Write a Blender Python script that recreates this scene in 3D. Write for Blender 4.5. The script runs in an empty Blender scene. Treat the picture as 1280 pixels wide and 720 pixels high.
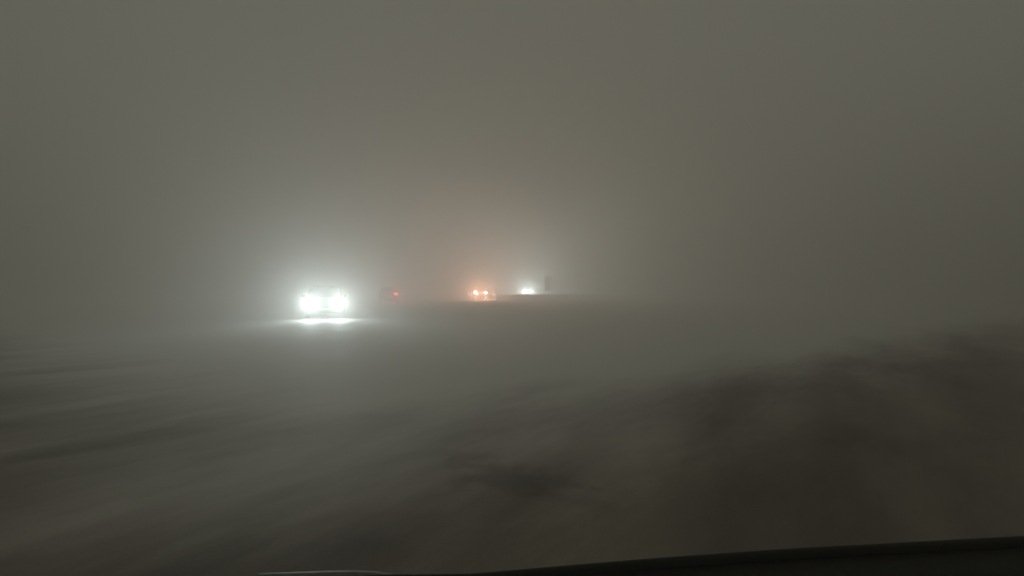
import bpy, bmesh, math, random
from mathutils import Vector, Matrix, noise
R = math.radians
random.seed(7)
scene = bpy.context.scene
C = scene.collection

# ------------------------------------------------------------------ camera
CAM_H, F_PX, CX, CY = 1.35, 623.0, 640.0, 361.0      # focal length in pixels of the 1280 px wide photograph
cam = bpy.data.cameras.new('camera')
cam.sensor_width = 36.0
cam.lens = F_PX / 1280.0 * 36.0
cam.shift_y = -(360.0 - CY) / 1280.0
cam.clip_start, cam.clip_end = 0.05, 3000.0
cam_o = bpy.data.objects.new('camera', cam); C.objects.link(cam_o)
cam_o.location = (0, 0, CAM_H); cam_o.rotation_euler = (R(90), 0, 0)
scene.camera = cam_o

# ------------------------------------------------------------------ night sky (light-polluted, fogged in)
w = bpy.data.worlds.new('World'); scene.world = w; w.use_nodes = True
bg = w.node_tree.nodes['Background']
bg.inputs[0].default_value = (1.0, 0.985, 0.80, 1)
bg.inputs[1].default_value = 0.137
vs = scene.view_settings
vs.view_transform = 'Standard'; vs.look = 'None'; vs.exposure = 0.0; vs.gamma = 1.0; vs.use_curve_mapping = False
cy = scene.cycles
cy.volume_bounces = 3
cy.max_bounces = 8
cy.use_denoising = True
cy.sample_clamp_indirect = 4.0
cy.sample_clamp_direct = 0.0

FOG_DENSITY, FOG_G = 0.048, 0.72
WHITE_L, WHITE_R, RED = 520.0, 27000.0, 1350.0       # lamp powers

# ------------------------------------------------------------------ helpers
def at(px, py, d):
    """a photo pixel at a known distance d (metres) -> world point"""
    return Vector(((px - CX) / F_PX * d, d, CAM_H - (py - CY) / F_PX * d))

def tag(o, label=None, cat=None, group=None, kind=None):
    for k, v in (('label', label), ('category', cat), ('group', group), ('kind', kind)):
        if v: o[k] = v
    return o

def empty(name, loc, rz=0):
    o = bpy.data.objects.new(name, None); C.objects.link(o)
    o.location = loc; o.rotation_euler = (0, 0, rz); o.empty_display_size = 0.3
    return o

def obj(name, bm, m, parent=None, smooth=False):
    me = bpy.data.meshes.new(name)
    bmesh.ops.recalc_face_normals(bm, faces=bm.faces)
    bm.to_mesh(me); bm.free()
    me.materials.append(m)
    if smooth:
        for p in me.polygons: p.use_smooth = True
    o = bpy.data.objects.new(name, me); C.objects.link(o)
    if parent: o.parent = parent
    return o

def box(bm, c, s, bev=0.0, rot=None):
    r = bmesh.ops.create_cube(bm, size=1.0)
    M = Matrix.Translation(c) @ (rot if rot else Matrix()) @ Matrix.Diagonal((s[0], s[1], s[2], 1))
    bmesh.ops.transform(bm, matrix=M, verts=r['verts'])
    if bev:
        es = list({e for v in r['verts'] for e in v.link_edges})
        bmesh.ops.bevel(bm, geom=es, offset=bev, segments=2, affect='EDGES', profile=0.7)
    return bm

def boxm(c, s, bev=0.0, rot=None):
    return box(bmesh.new(), c, s, bev, rot)

def cyl(bm, c, axis, r1, r2, h, n=24):
    r = bmesh.ops.create_cone(bm, cap_ends=True, segments=n, radius1=r1, radius2=r2, depth=h)
    q = Vector((0, 0, 1)).rotation_difference(Vector(axis)).to_matrix().to_4x4()
    bmesh.ops.transform(bm, matrix=Matrix.Translation(c) @ q, verts=r['verts'])
    return bm

def loft(rings, close=True):
    bm = bmesh.new()
    vv = [[bm.verts.new(p) for p in ring] for ring in rings]
    n = len(rings[0])
    for a, b in zip(vv, vv[1:]):
        for i in range(n if close else n - 1):
            j = (i + 1) % n
            bm.faces.new((a[i], a[j], b[j], b[i]))
    if close:
        bm.faces.new(vv[0][::-1]); bm.faces.new(vv[-1])
    return bm

# ------------------------------------------------------------------ materials
def mat(name, col, rough=0.5, metal=0.0, coat=0.0, emit=None, strength=0.0, nscale=0, namp=0.15, bump=0.0):
    m = bpy.data.materials.new(name); m.use_nodes = True
    nt = m.node_tree; b = nt.nodes['Principled BSDF']
    b.inputs['Base Color'].default_value = (*col, 1)
    b.inputs['Roughness'].default_value = rough
    b.inputs['Metallic'].default_value = metal
    b.inputs['Coat Weight'].default_value = coat
    if emit:
        b.inputs['Emission Color'].default_value = (*emit, 1)
        b.inputs['Emission Strength'].default_value = strength
    if nscale:
        tc = nt.nodes.new('ShaderNodeTexCoord'); n = nt.nodes.new('ShaderNodeTexNoise')
        n.inputs['Scale'].default_value = nscale; n.inputs['Detail'].default_value = 6
        nt.links.new(tc.outputs['Object'], n.inputs['Vector'])
        mx = nt.nodes.new('ShaderNodeMix'); mx.data_type = 'RGBA'
        mx.inputs['A'].default_value = (*[c * (1 - namp * 2) for c in col], 1)
        mx.inputs['B'].default_value = (*[min(1, c * (1 + namp * 2)) for c in col], 1)
        nt.links.new(n.outputs['Fac'], mx.inputs['Factor'])
        nt.links.new(mx.outputs['Result'], b.inputs['Base Color'])
        if bump:
            bp = nt.nodes.new('ShaderNodeBump'); bp.inputs['Strength'].default_value = bump
            bp.inputs['Distance'].default_value = 0.004
            nt.links.new(n.outputs['Fac'], bp.inputs['Height'])
            nt.links.new(bp.outputs['Normal'], b.inputs['Normal'])
    return m

def ground_material():
    m = bpy.data.materials.new('wet_asphalt'); m.use_nodes = True
    nt = m.node_tree; N, L = nt.nodes, nt.links; b = N['Principled BSDF']
    tc = N.new('ShaderNodeTexCoord')
    # big worn / wet patches, stretched across the direction of travel
    mr = N.new('ShaderNodeMapping'); mr.inputs['Rotation'].default_value = (0, 0, R(38))
    L.new(tc.outputs['Object'], mr.inputs['Vector'])
    mp = N.new('ShaderNodeMapping'); mp.inputs['Scale'].default_value = (0.62, 0.20, 1)
    L.new(mr.outputs['Vector'], mp.inputs['Vector'])
    n1 = N.new('ShaderNodeTexNoise'); n1.inputs['Scale'].default_value = 1.0; n1.inputs['Detail'].default_value = 5; n1.inputs['Roughness'].default_value = 0.6
    L.new(mp.outputs['Vector'], n1.inputs['Vector'])
    r1 = N.new('ShaderNodeValToRGB'); r1.color_ramp.elements[0].position = 0.38; r1.color_ramp.elements[1].position = 0.66
    L.new(n1.outputs['Fac'], r1.inputs['Fac'])
    # aggregate
    n2 = N.new('ShaderNodeTexNoise'); n2.inputs['Scale'].default_value = 90; n2.inputs['Detail'].default_value = 4
    L.new(tc.outputs['Object'], n2.inputs['Vector'])
    n3 = N.new('ShaderNodeTexNoise'); n3.inputs['Scale'].default_value = 2.2; n3.inputs['Detail'].default_value = 8; n3.inputs['Roughness'].default_value = 0.65
    L.new(mp.outputs['Vector'], n3.inputs['Vector'])
    c1 = N.new('ShaderNodeMix'); c1.data_type = 'RGBA'
    c1.inputs['A'].default_value = (0.13, 0.110, 0.090, 1); c1.inputs['B'].default_value = (0.46, 0.405, 0.34, 1)
    L.new(r1.outputs['Color'], c1.inputs['Factor'])
    c2 = N.new('ShaderNodeMix'); c2.data_type = 'RGBA'; c2.blend_type = 'MULTIPLY'; c2.inputs['Factor'].default_value = 0.5
    L.new(c1.outputs['Result'], c2.inputs['A']); L.new(n2.outputs['Fac'], c2.inputs['B'])
    c3 = N.new('ShaderNodeMix'); c3.data_type = 'RGBA'; c3.blend_type = 'MULTIPLY'; c3.inputs['Factor'].default_value = 0.5
    L.new(c2.outputs['Result'], c3.inputs['A']); L.new(n3.outputs['Fac'], c3.inputs['B'])
    # thin wind-blown snow, bare near our car; its diagonal edge paints in lamp-light falloff
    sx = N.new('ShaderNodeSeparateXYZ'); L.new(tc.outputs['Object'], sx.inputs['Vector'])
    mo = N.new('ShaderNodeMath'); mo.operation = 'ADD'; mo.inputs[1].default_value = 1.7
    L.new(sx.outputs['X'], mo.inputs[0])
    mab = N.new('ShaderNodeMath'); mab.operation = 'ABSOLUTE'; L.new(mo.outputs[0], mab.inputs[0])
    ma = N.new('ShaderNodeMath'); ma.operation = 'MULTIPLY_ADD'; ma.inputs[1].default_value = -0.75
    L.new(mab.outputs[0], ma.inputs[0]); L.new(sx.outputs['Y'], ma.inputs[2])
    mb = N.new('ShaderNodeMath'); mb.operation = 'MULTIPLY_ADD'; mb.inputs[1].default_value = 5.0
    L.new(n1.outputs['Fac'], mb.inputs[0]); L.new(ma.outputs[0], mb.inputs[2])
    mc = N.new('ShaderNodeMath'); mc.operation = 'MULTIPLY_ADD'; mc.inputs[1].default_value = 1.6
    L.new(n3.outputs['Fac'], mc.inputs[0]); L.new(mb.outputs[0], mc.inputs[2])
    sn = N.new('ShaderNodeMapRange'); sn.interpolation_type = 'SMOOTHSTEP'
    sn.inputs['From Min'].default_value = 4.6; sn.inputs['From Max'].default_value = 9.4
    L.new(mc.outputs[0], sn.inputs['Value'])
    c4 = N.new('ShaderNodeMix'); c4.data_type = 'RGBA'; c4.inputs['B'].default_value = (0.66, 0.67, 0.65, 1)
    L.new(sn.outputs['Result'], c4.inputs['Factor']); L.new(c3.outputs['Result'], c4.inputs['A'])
    # oily dark stain on the bare asphalt
    st = N.new('ShaderNodeMapping'); st.vector_type = 'TEXTURE'
    st.inputs['Location'].default_value = (0.02, 3.50, 0); st.inputs['Rotation'].default_value = (0, 0, R(-43)); st.inputs['Scale'].default_value = (0.62, 0.17, 1)
    nd = N.new('ShaderNodeTexNoise'); nd.inputs['Scale'].default_value = 3.5; nd.inputs['Detail'].default_value = 6
    L.new(tc.outputs['Object'], nd.inputs['Vector'])
    va = N.new('ShaderNodeVectorMath'); va.operation = 'MULTIPLY_ADD'; va.inputs[1].default_value = (1.0, 1.0, 0)
    L.new(nd.outputs['Color'], va.inputs[0])
    vb = N.new('ShaderNodeVectorMath'); vb.operation = 'ADD'; vb.inputs[1].default_value = (-0.5, -0.5, 0)
    L.new(tc.outputs['Object'], vb.inputs[0]); L.new(vb.outputs[0], va.inputs[2]); L.new(va.outputs[0], st.inputs['Vector'])
    vl = N.new('ShaderNodeVectorMath'); vl.operation = 'LENGTH'; L.new(st.outputs[0], vl.inputs[0])
    sr = N.new('ShaderNodeMapRange'); sr.interpolation_type = 'SMOOTHSTEP'
    sr.inputs['From Min'].default_value = 1.9; sr.inputs['From Max'].default_value = 0.1; sr.inputs['To Max'].default_value = 0.42
    L.new(vl.outputs['Value'], sr.inputs['Value'])
    c5 = N.new('ShaderNodeMix'); c5.data_type = 'RGBA'; c5.inputs['B'].default_value = (0.02, 0.017, 0.015, 1)
    L.new(sr.outputs['Result'], c5.inputs['Factor']); L.new(c4.outputs['Result'], c5.inputs['A'])
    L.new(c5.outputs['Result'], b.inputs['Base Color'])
    rr = N.new('ShaderNodeMapRange'); rr.inputs['To Min'].default_value = 0.5; rr.inputs['To Max'].default_value = 0.85; b.inputs['Specular IOR Level'].default_value = 0.25
    L.new(n1.outputs['Fac'], rr.inputs['Value']); L.new(rr.outputs['Result'], b.inputs['Roughness'])
    bp = N.new('ShaderNodeBump'); bp.inputs['Strength'].default_value = 0.5; bp.inputs['Distance'].default_value = 0.006
    L.new(n2.outputs['Fac'], bp.inputs['Height']); L.new(bp.outputs['Normal'], b.inputs['Normal'])
    return m

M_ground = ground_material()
M_earth = mat('earth', (0.05, 0.042, 0.034), 0.95, nscale=1.5, namp=0.3, bump=0.6)
M_paint_dark = mat('dark_paint', (0.03, 0.03, 0.034), 0.3, 0.3, 0.6, nscale=3, namp=0.05)
M_paint_grey = mat('grey_paint', (0.12, 0.12, 0.125), 0.3, 0.4, 0.6, nscale=3, namp=0.05)
M_paint_white = mat('pale_paint', (0.45, 0.45, 0.44), 0.35, 0.0, 0.5, nscale=3, namp=0.05)
M_glass = mat('tinted_glass', (0.012, 0.014, 0.016), 0.08, 0.0, 0.2, nscale=5, namp=0.05)
M_rubber = mat('rubber', (0.018, 0.018, 0.018), 0.85, nscale=40, namp=0.2, bump=0.3)
M_plastic = mat('black_plastic', (0.016, 0.016, 0.015), 0.75, nscale=160, namp=0.15, bump=0.4)
M_rim = mat('alloy', (0.4, 0.4, 0.41), 0.35, 0.9, nscale=9, namp=0.05)
M_chrome = mat('satin_trim', (0.5, 0.5, 0.48), 0.3, 0.9, nscale=9, namp=0.05)
M_trim = mat('glint_trim', (0.15, 0.14, 0.13), 0.5, 0.3, nscale=60, namp=0.2)  # pale tone imitating the glint at the sill's left end
M_plate = mat('plate_white', (0.6, 0.6, 0.55), 0.6, nscale=12, namp=0.05)
M_galv = mat('galvanised', (0.16, 0.16, 0.16), 0.6, 0.6, nscale=8, namp=0.15)
M_lens_off = mat('dark_lens', (0.25, 0.25, 0.25), 0.15, 0.0, 0.5, nscale=20, namp=0.1)
M_red_off = mat('red_lens_unlit', (0.20, 0.01, 0.01), 0.2, 0.0, 0.5, nscale=20, namp=0.1)

# ------------------------------------------------------------------ ground
def ground():
    bm = bmesh.new()
    xs = sorted({s * v for s in (-1, 1) for v in [0, .5, 1, 1.5, 2, 3, 4, 6, 8, 11, 15, 20, 27, 35, 45, 60, 80, 110, 150, 200, 280, 380]})
    ys = [-380, -200, -100, -50, -20, -8] + [i * 0.5 for i in range(-8, 30)] + [15 + i * 2 for i in range(0, 25)] + [70, 80, 95, 110, 130, 150, 200, 280, 380]
    vs_ = []
    for y in ys:
        row = []
        for x in xs:
            z = 0.012 * noise.noise(Vector((x * .35, y * .35, 0))) + 0.03 * noise.noise(Vector((x * .06, y * .06, 3)))
            row.append(bm.verts.new((x, y, z)))
        vs_.append(row)
    for a, b in zip(vs_, vs_[1:]):
        for i in range(len(a) - 1):
            bm.faces.new((a[i], a[i + 1], b[i + 1], b[i]))
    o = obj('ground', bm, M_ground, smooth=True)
    tag(o, kind='structure')
    return o
ground()

# low roadside bank that hides the foot of the far white headlights
def bank():
    d0 = 82.0
    rings = []
    x0, x1 = at(592, 361, d0).x, at(800, 361, d0).x
    n = 44
    for i in range(n + 1):
        t = i / n
        x = x0 + (x1 - x0) * t
        h = 0.50 * (lambda u: u * u * (3 - 2 * u))(min(1, math.sin(math.pi * t) * 1.25)) + 0.10 * noise.noise(Vector((x * .45, 4, 0))) * math.sin(math.pi * t) + 0.02
        wd = 3.2
        ring = []
        for k in range(11):
            u = -1 + 2 * k / 10
            z = h * max(0, 1 - u * u) + 0.05 * noise.noise(Vector((x * .9, u * 2, 7))) * (1 - u * u) - 0.05
            ring.append((x, d0 + u * wd + noise.noise(Vector((x * .2, 0, 1))), z))
        rings.append(ring)
    o = obj('bank', loft(rings, close=False), M_earth, smooth=True)
    tag(o, 'low dark roadside bank in front of the small white glow', 'bank')
    return o
bank()

# ------------------------------------------------------------------ cars
def lamp_mat(name, col, strength):
    return mat(name, (0.02, 0.02, 0.02), 0.3, emit=col, strength=strength)

def spot(name, parent, loc, direction, col, power, cone, blend, radius):
    l = bpy.data.lights.new(name, 'SPOT'); l.energy = power; l.color = col
    l.spot_size = R(cone); l.spot_blend = blend; l.shadow_soft_size = radius
    o = bpy.data.objects.new(name, l); C.objects.link(o); o.parent = parent
    o.location = loc
    o.rotation_euler = Vector(direction).to_track_quat('-Z', 'Y').to_euler()
    return o

def car(name, loc, rz, paint, label, estate=False, lights=None):
    """Local frame: front of the car is -Y, origin on the ground under the middle. Length 4.4, width 1.76, height 1.5."""
    t = empty(name, loc, rz)
    hw = 0.88
    # lower body: y, bottom, shoulder height, half-width, bonnet/boot height in the middle
    st = [(-2.2, .34, .56, .66, .60), (-2.14, .24, .68, .76, .71), (-1.9, .2, .78, .84, .83), (-1.5, .19, .85, .87, .91), (-1.0, .19, .90, .88, .97),
          (-.4, .19, .92, .88, .99), (.3, .19, .93, .88, .99), (1.0, .19, .95, .88, 1.0), (1.5, .2, .97, .87, 1.02), (1.9, .22, .98, .84, 1.04),
          (2.12, .27, .97, .78, 1.02), (2.2, .36, .90, .70, .93)]
    rings = []
    for y, zb, zs, h, zm in st:
        rings.append([(-h * .86, y, zb), (-h, y, zb + .16), (-h * 1.01, y, zs * .62 + .1), (-h * .97, y, zs), (-h * .72, y, zm - .01), (0, y, zm),
                      (h * .72, y, zm - .01), (h * .97, y, zs), (h * 1.01, y, zs * .62 + .1), (h, y, zb + .16), (h * .86, y, zb)])
    body = obj('body', loft(rings), paint, t, smooth=True)
    # cabin roof and glass
    rear = 2.02 if estate else 1.75
    gl = [(-1.15, .96, .70, .97), (-.45, .97, .66, 1.40), (.1, .97, .63, 1.49), (1.0, .97, .61, 1.46 if not estate else 1.49), (rear - .32, .98, .58, 1.36 if not estate else 1.45), (rear, .98, .60, 1.0)]
    rr = []
    for y, zb, h, zt in gl:
        rr.append([(-.78, y, zb), (-h - (zt < 1.05) * .08, y, max(zb + .01, zt - .06)), (-h * .8, y, zt), (h * .8, y, zt), (h + (zt < 1.05) * .08, y, max(zb + .01, zt - .06)), (.78, y, zb)])
    obj('windows', loft(rr), M_glass, t, smooth=False)
    roof = [(-.5, .64, 1.40), (.1, .64, 1.505), (1.0, .62, 1.475 if not estate else 1.505), (rear - .28, .58, 1.375 if not estate else 1.465)]
    bm = loft([[(-h, y, z - .07), (-h * .85, y, z + .005), (0, y, z + .02), (h * .85, y, z + .005), (h, y, z - .07), (0, y, z - .03)] for y, h, z in roof])
    obj('roof', bm, paint, t, smooth=True)
    for s in (-1, 1):
        for (ya, za, yb, zb2) in ((-1.12, .97, -.46, 1.41), (.25, .96, .2, 1.45), (rear - .02, .98, rear - .30, 1.38 if not estate else 1.46)):
            bm = bmesh.new()
            a, b = Vector((s * .775, ya, za)), Vector((s * .635, yb, zb2))
            d = b - a
            q = Vector((0, 0, 1)).rotation_difference(d).to_matrix().to_4x4()
            box(bm, (a + b) / 2, (.05, .09, d.length), .012, q)
            obj('pillar', bm, paint, t)
        mm = obj('mirror', boxm((s * .97, -.78, 1.0), (.17, .10, .13), .03), paint, t)
        obj('door_handle', boxm((s * .885, .1, .80), (.03, .16, .03), .008), M_chrome, t)
    for s in (-1, 1):
        for y in (-1.36, 1.30):
            bm = cyl(bmesh.new(), (s * .80, y, .315), (1, 0, 0), .315, .315, .20, 28)
            wh = obj('tyre', bm, M_rubber, t)
            bm = cyl(bmesh.new(), (s * .902, y, .315), (1, 0, 0), .20, .20, .012, 20)
            for k in range(5):
                a = k * math.tau / 5
                box(bm, (s * .912, y + math.sin(a) * .1, .315 + math.cos(a) * .1), (.012, .035, .19), 0, Matrix.Rotation(-a, 4, 'X'))
            obj('rim', bm, M_rim, wh)
    obj('front_bumper', boxm((0, -2.19, .40), (1.42, .12, .20), .05), M_plastic, t)
    obj('rear_bumper', boxm((0, 2.19, .43), (1.5, .12, .20), .05), M_plastic, t)
    gr = bmesh.new()
    for k in range(4): box(gr, (0, -2.205, .53 + k * .035), (.72, .03, .014))
    obj('grille', gr, M_plastic, t)
    obj('number_plate', boxm((0, 2.262, .66), (.46, .02, .11)), M_plate, t)
    obj('number_plate', boxm((0, -2.262, .41), (.46, .02, .11)), M_plate, t)
    L = lights or {}
    for s in (-1, 1):
        hm = lamp_mat('headlight_glass', L['head'][0], L['head'][1]) if 'head' in L else M_lens_off
        bm = bmesh.new()
        cyl(bm, (s * .64, -2.165, .69), (0, 1, 0), L.get('size', .085), L.get('size', .085), .10, 24)
        h = obj('headlight', bm, hm, t)
        if 'head' in L:
            col, _, pw, cone = L['head']
            spot('headlight_lamp', h, (s * .64, -2.24, .69), (0, -1, L.get('lift', 0.0)), col, pw, cone, 1.0, L.get('soft', .07))
        lit = 'tail' in L and not (L.get('one') and s > 0)
        tm = lamp_mat('tail_light_glass', L['tail'][0], L['tail'][1]) if lit else M_red_off
        tl = obj('tail_light', boxm((s * .655, 2.17, .86), (.28, .10, .14), .02), tm, t)
        if lit and L['tail'][2]:
            spot('tail_lamp', tl, (s * .655, 2.24, .86), (0, 1, .15), L['tail'][3], L['tail'][2], 165, 0.6, .08)
    bmt = lamp_mat('high_brake_glass', L['brake'][0], L['brake'][1]) if 'brake' in L else M_red_off
    obj('brake_light', boxm((0, rear - .02, 1.30 if estate else 1.26), (.30, .06, .04), .008), bmt, t)
    tag(t, label, 'car')
    return t

def face(px, py, d):
    p = at(px, py, d); return (p.x, p.y, 0)

# big white glow at the left: oncoming car, headlights towards us
p = at(384, 379, 23)
a = math.atan2(p.x, p.y)
car('car', (p.x, p.y + 2.2, 0), -a * 0.9, M_paint_grey, 'oncoming car with blinding white headlights near the verge', lights={
    'head': ((0.88, 1.0, 0.98), 20.0, WHITE_L, 120), 'lift': -0.02})

# parked car with one dim red lamp showing
p = at(478.5, 366, 47)
car('car', (p.x, p.y + 2.2, 0), math.pi - math.atan2(p.x, p.y), M_paint_dark, 'dark car turned away with one dim red tail lamp', estate=True, lights={
    'tail': ((1.0, 0.10, 0.12), 9.0, 160.0, (1.0, 0.10, 0.12)), 'one': True})

# braking car with the two orange lights
p = at(599.3, 367, 64)
car('car', (p.x, p.y + 2.2, 0), math.pi - math.atan2(p.x, p.y), M_paint_dark, 'car braking ahead with two glowing orange red rear lamps', estate=True, lights={
    'tail': ((1.0, 0.76, 0.46), 2300.0, RED, (1.0, 0.25, 0.19)), 'brake': ((1.0, 0.30, 0.12), 12.0)})

# far oncoming car behind the bank
p = at(659.5, 364, 104)
car('car', (p.x, p.y + 2.2, 0), -math.atan2(p.x, p.y), M_paint_white, 'far oncoming car with small white headlights behind the bank', lights={
    'head': ((0.86, 1.0, 0.97), 60.0, WHITE_R, 130), 'lift': 0.25, 'soft': .16, 'size': .13})

# ------------------------------------------------------------------ roadside sign seen from behind (dark upright shape)
def sign():
    d = 80.0
    p = at(684.5, 366, d)
    t = empty('road_sign', (p.x, p.y, 0), R(-4))
    zt, zb = at(0, 345.5, d).z, at(0, 362.5, d).z
    obj('panel', boxm((0, 0, (zt + zb) / 2), (1.0, .035, zt - zb), .012), M_galv, t)
    for s in (-1, 1):
        obj('post', cyl(bmesh.new(), (s * .28, -.05, zt / 2 - .05), (0, 0, 1), .038, .038, zt - .05, 14), M_galv, t)
    for k in (.3, .7):
        obj('rail', boxm((0, -.032, zb + (zt - zb) * k), (.84, .03, .05)), M_galv, t)
    tag(t, 'dark upright road sign in the fog beside the small white glow', 'sign')
sign()

# ------------------------------------------------------------------ the car we look out of: its side below the open window
def own_car():
    D = 0.70
    t = empty('car', (0, D, 0))
    prof = [(-900, 745), (0, 731), (300, 723.5), (438, 719.5), (520, 719.2), (590, 718.3), (690, 709.5), (842, 697), (1000, 686), (1280, 671), (1500, 662), (1700, 656)]
    def top(x):                                                # sill height along the door
        px = x / D * F_PX + CX
        for (a, ya), (b, yb) in zip(prof, prof[1:]):
            if a <= px <= b:
                return CAM_H - ((ya + (yb - ya) * (px - a) / (b - a)) - CY) / F_PX * D
        return CAM_H - ((prof[0][1] if px < prof[0][0] else prof[-1][1]) - CY) / F_PX * D
    def strip(sec, x0=-.75, n=64, dx=.03):
        return loft([[(x0 + i * dx, y, top(x0 + i * dx) + z) for y, z in sec] for i in range(n)])
    skin = obj('door', strip([(.036, -.03), (.052, -.038), (.085, -.12), (.095, -.32), (.07, -.60), (.036, -.60)]), M_paint_dark, t, smooth=True)
    obj('inner_trim', strip([(-.006, -.012), (-.05, -.022), (-.085, -.07), (-.095, -.16), (-.085, -.42), (-.006, -.42)]), M_plastic, t, smooth=True)
    obj('weather_strip', strip([(-.004, -.03), (-.004, -.003), (0, 0), (.010, -.004), (.014, -.015), (.014, -.03)]), M_rubber, t, smooth=True)
    obj('window_trim', strip([(.016, -.04), (.016, -.026), (.022, -.022), (.032, -.030), (.034, -.04)]), M_chrome, t, smooth=True)
    obj('trim_glint', loft([[(x, y, top(x) + z * k - (1 - k) * .004) for y, z in [(-.002, -.010), (-.002, .0006), (.006, .0022), (.013, .0004), (.013, -.010)]]
         for x, k in ((-.36, .9), (-.30, 1), (-.25, 1), (-.22, .9), (-.20, .7), (-.185, .4), (-.17, 0))]), M_trim, t, smooth=True)  # tapered strip added as a stand-in for lamp light catching the trim
    obj('door_handle', boxm((.74, .105, top(.74) - .16), (.2, .03, .035), .012), M_paint_dark, skin)
    tag(t, 'black car seen only as a dark sloping window sill', 'car')
own_car()

# ------------------------------------------------------------------ fog
def haze():
    m = bpy.data.materials.new('fog'); m.use_nodes = True
    nt = m.node_tree; nt.nodes.clear()
    out = nt.nodes.new('ShaderNodeOutputMaterial'); v = nt.nodes.new('ShaderNodeVolumePrincipled')
    v.inputs['Color'].default_value = (0.97, 0.965, 0.94, 1)
    v.inputs['Density'].default_value = FOG_DENSITY
    v.inputs['Anisotropy'].default_value = FOG_G
    nt.links.new(v.outputs['Volume'], out.inputs['Volume'])
    o = obj('haze', boxm((0, 0, 5.5), (800, 800, 13)), m)
    tag(o, 'pale night fog lying over the whole place', 'fog', kind='stuff')
haze()
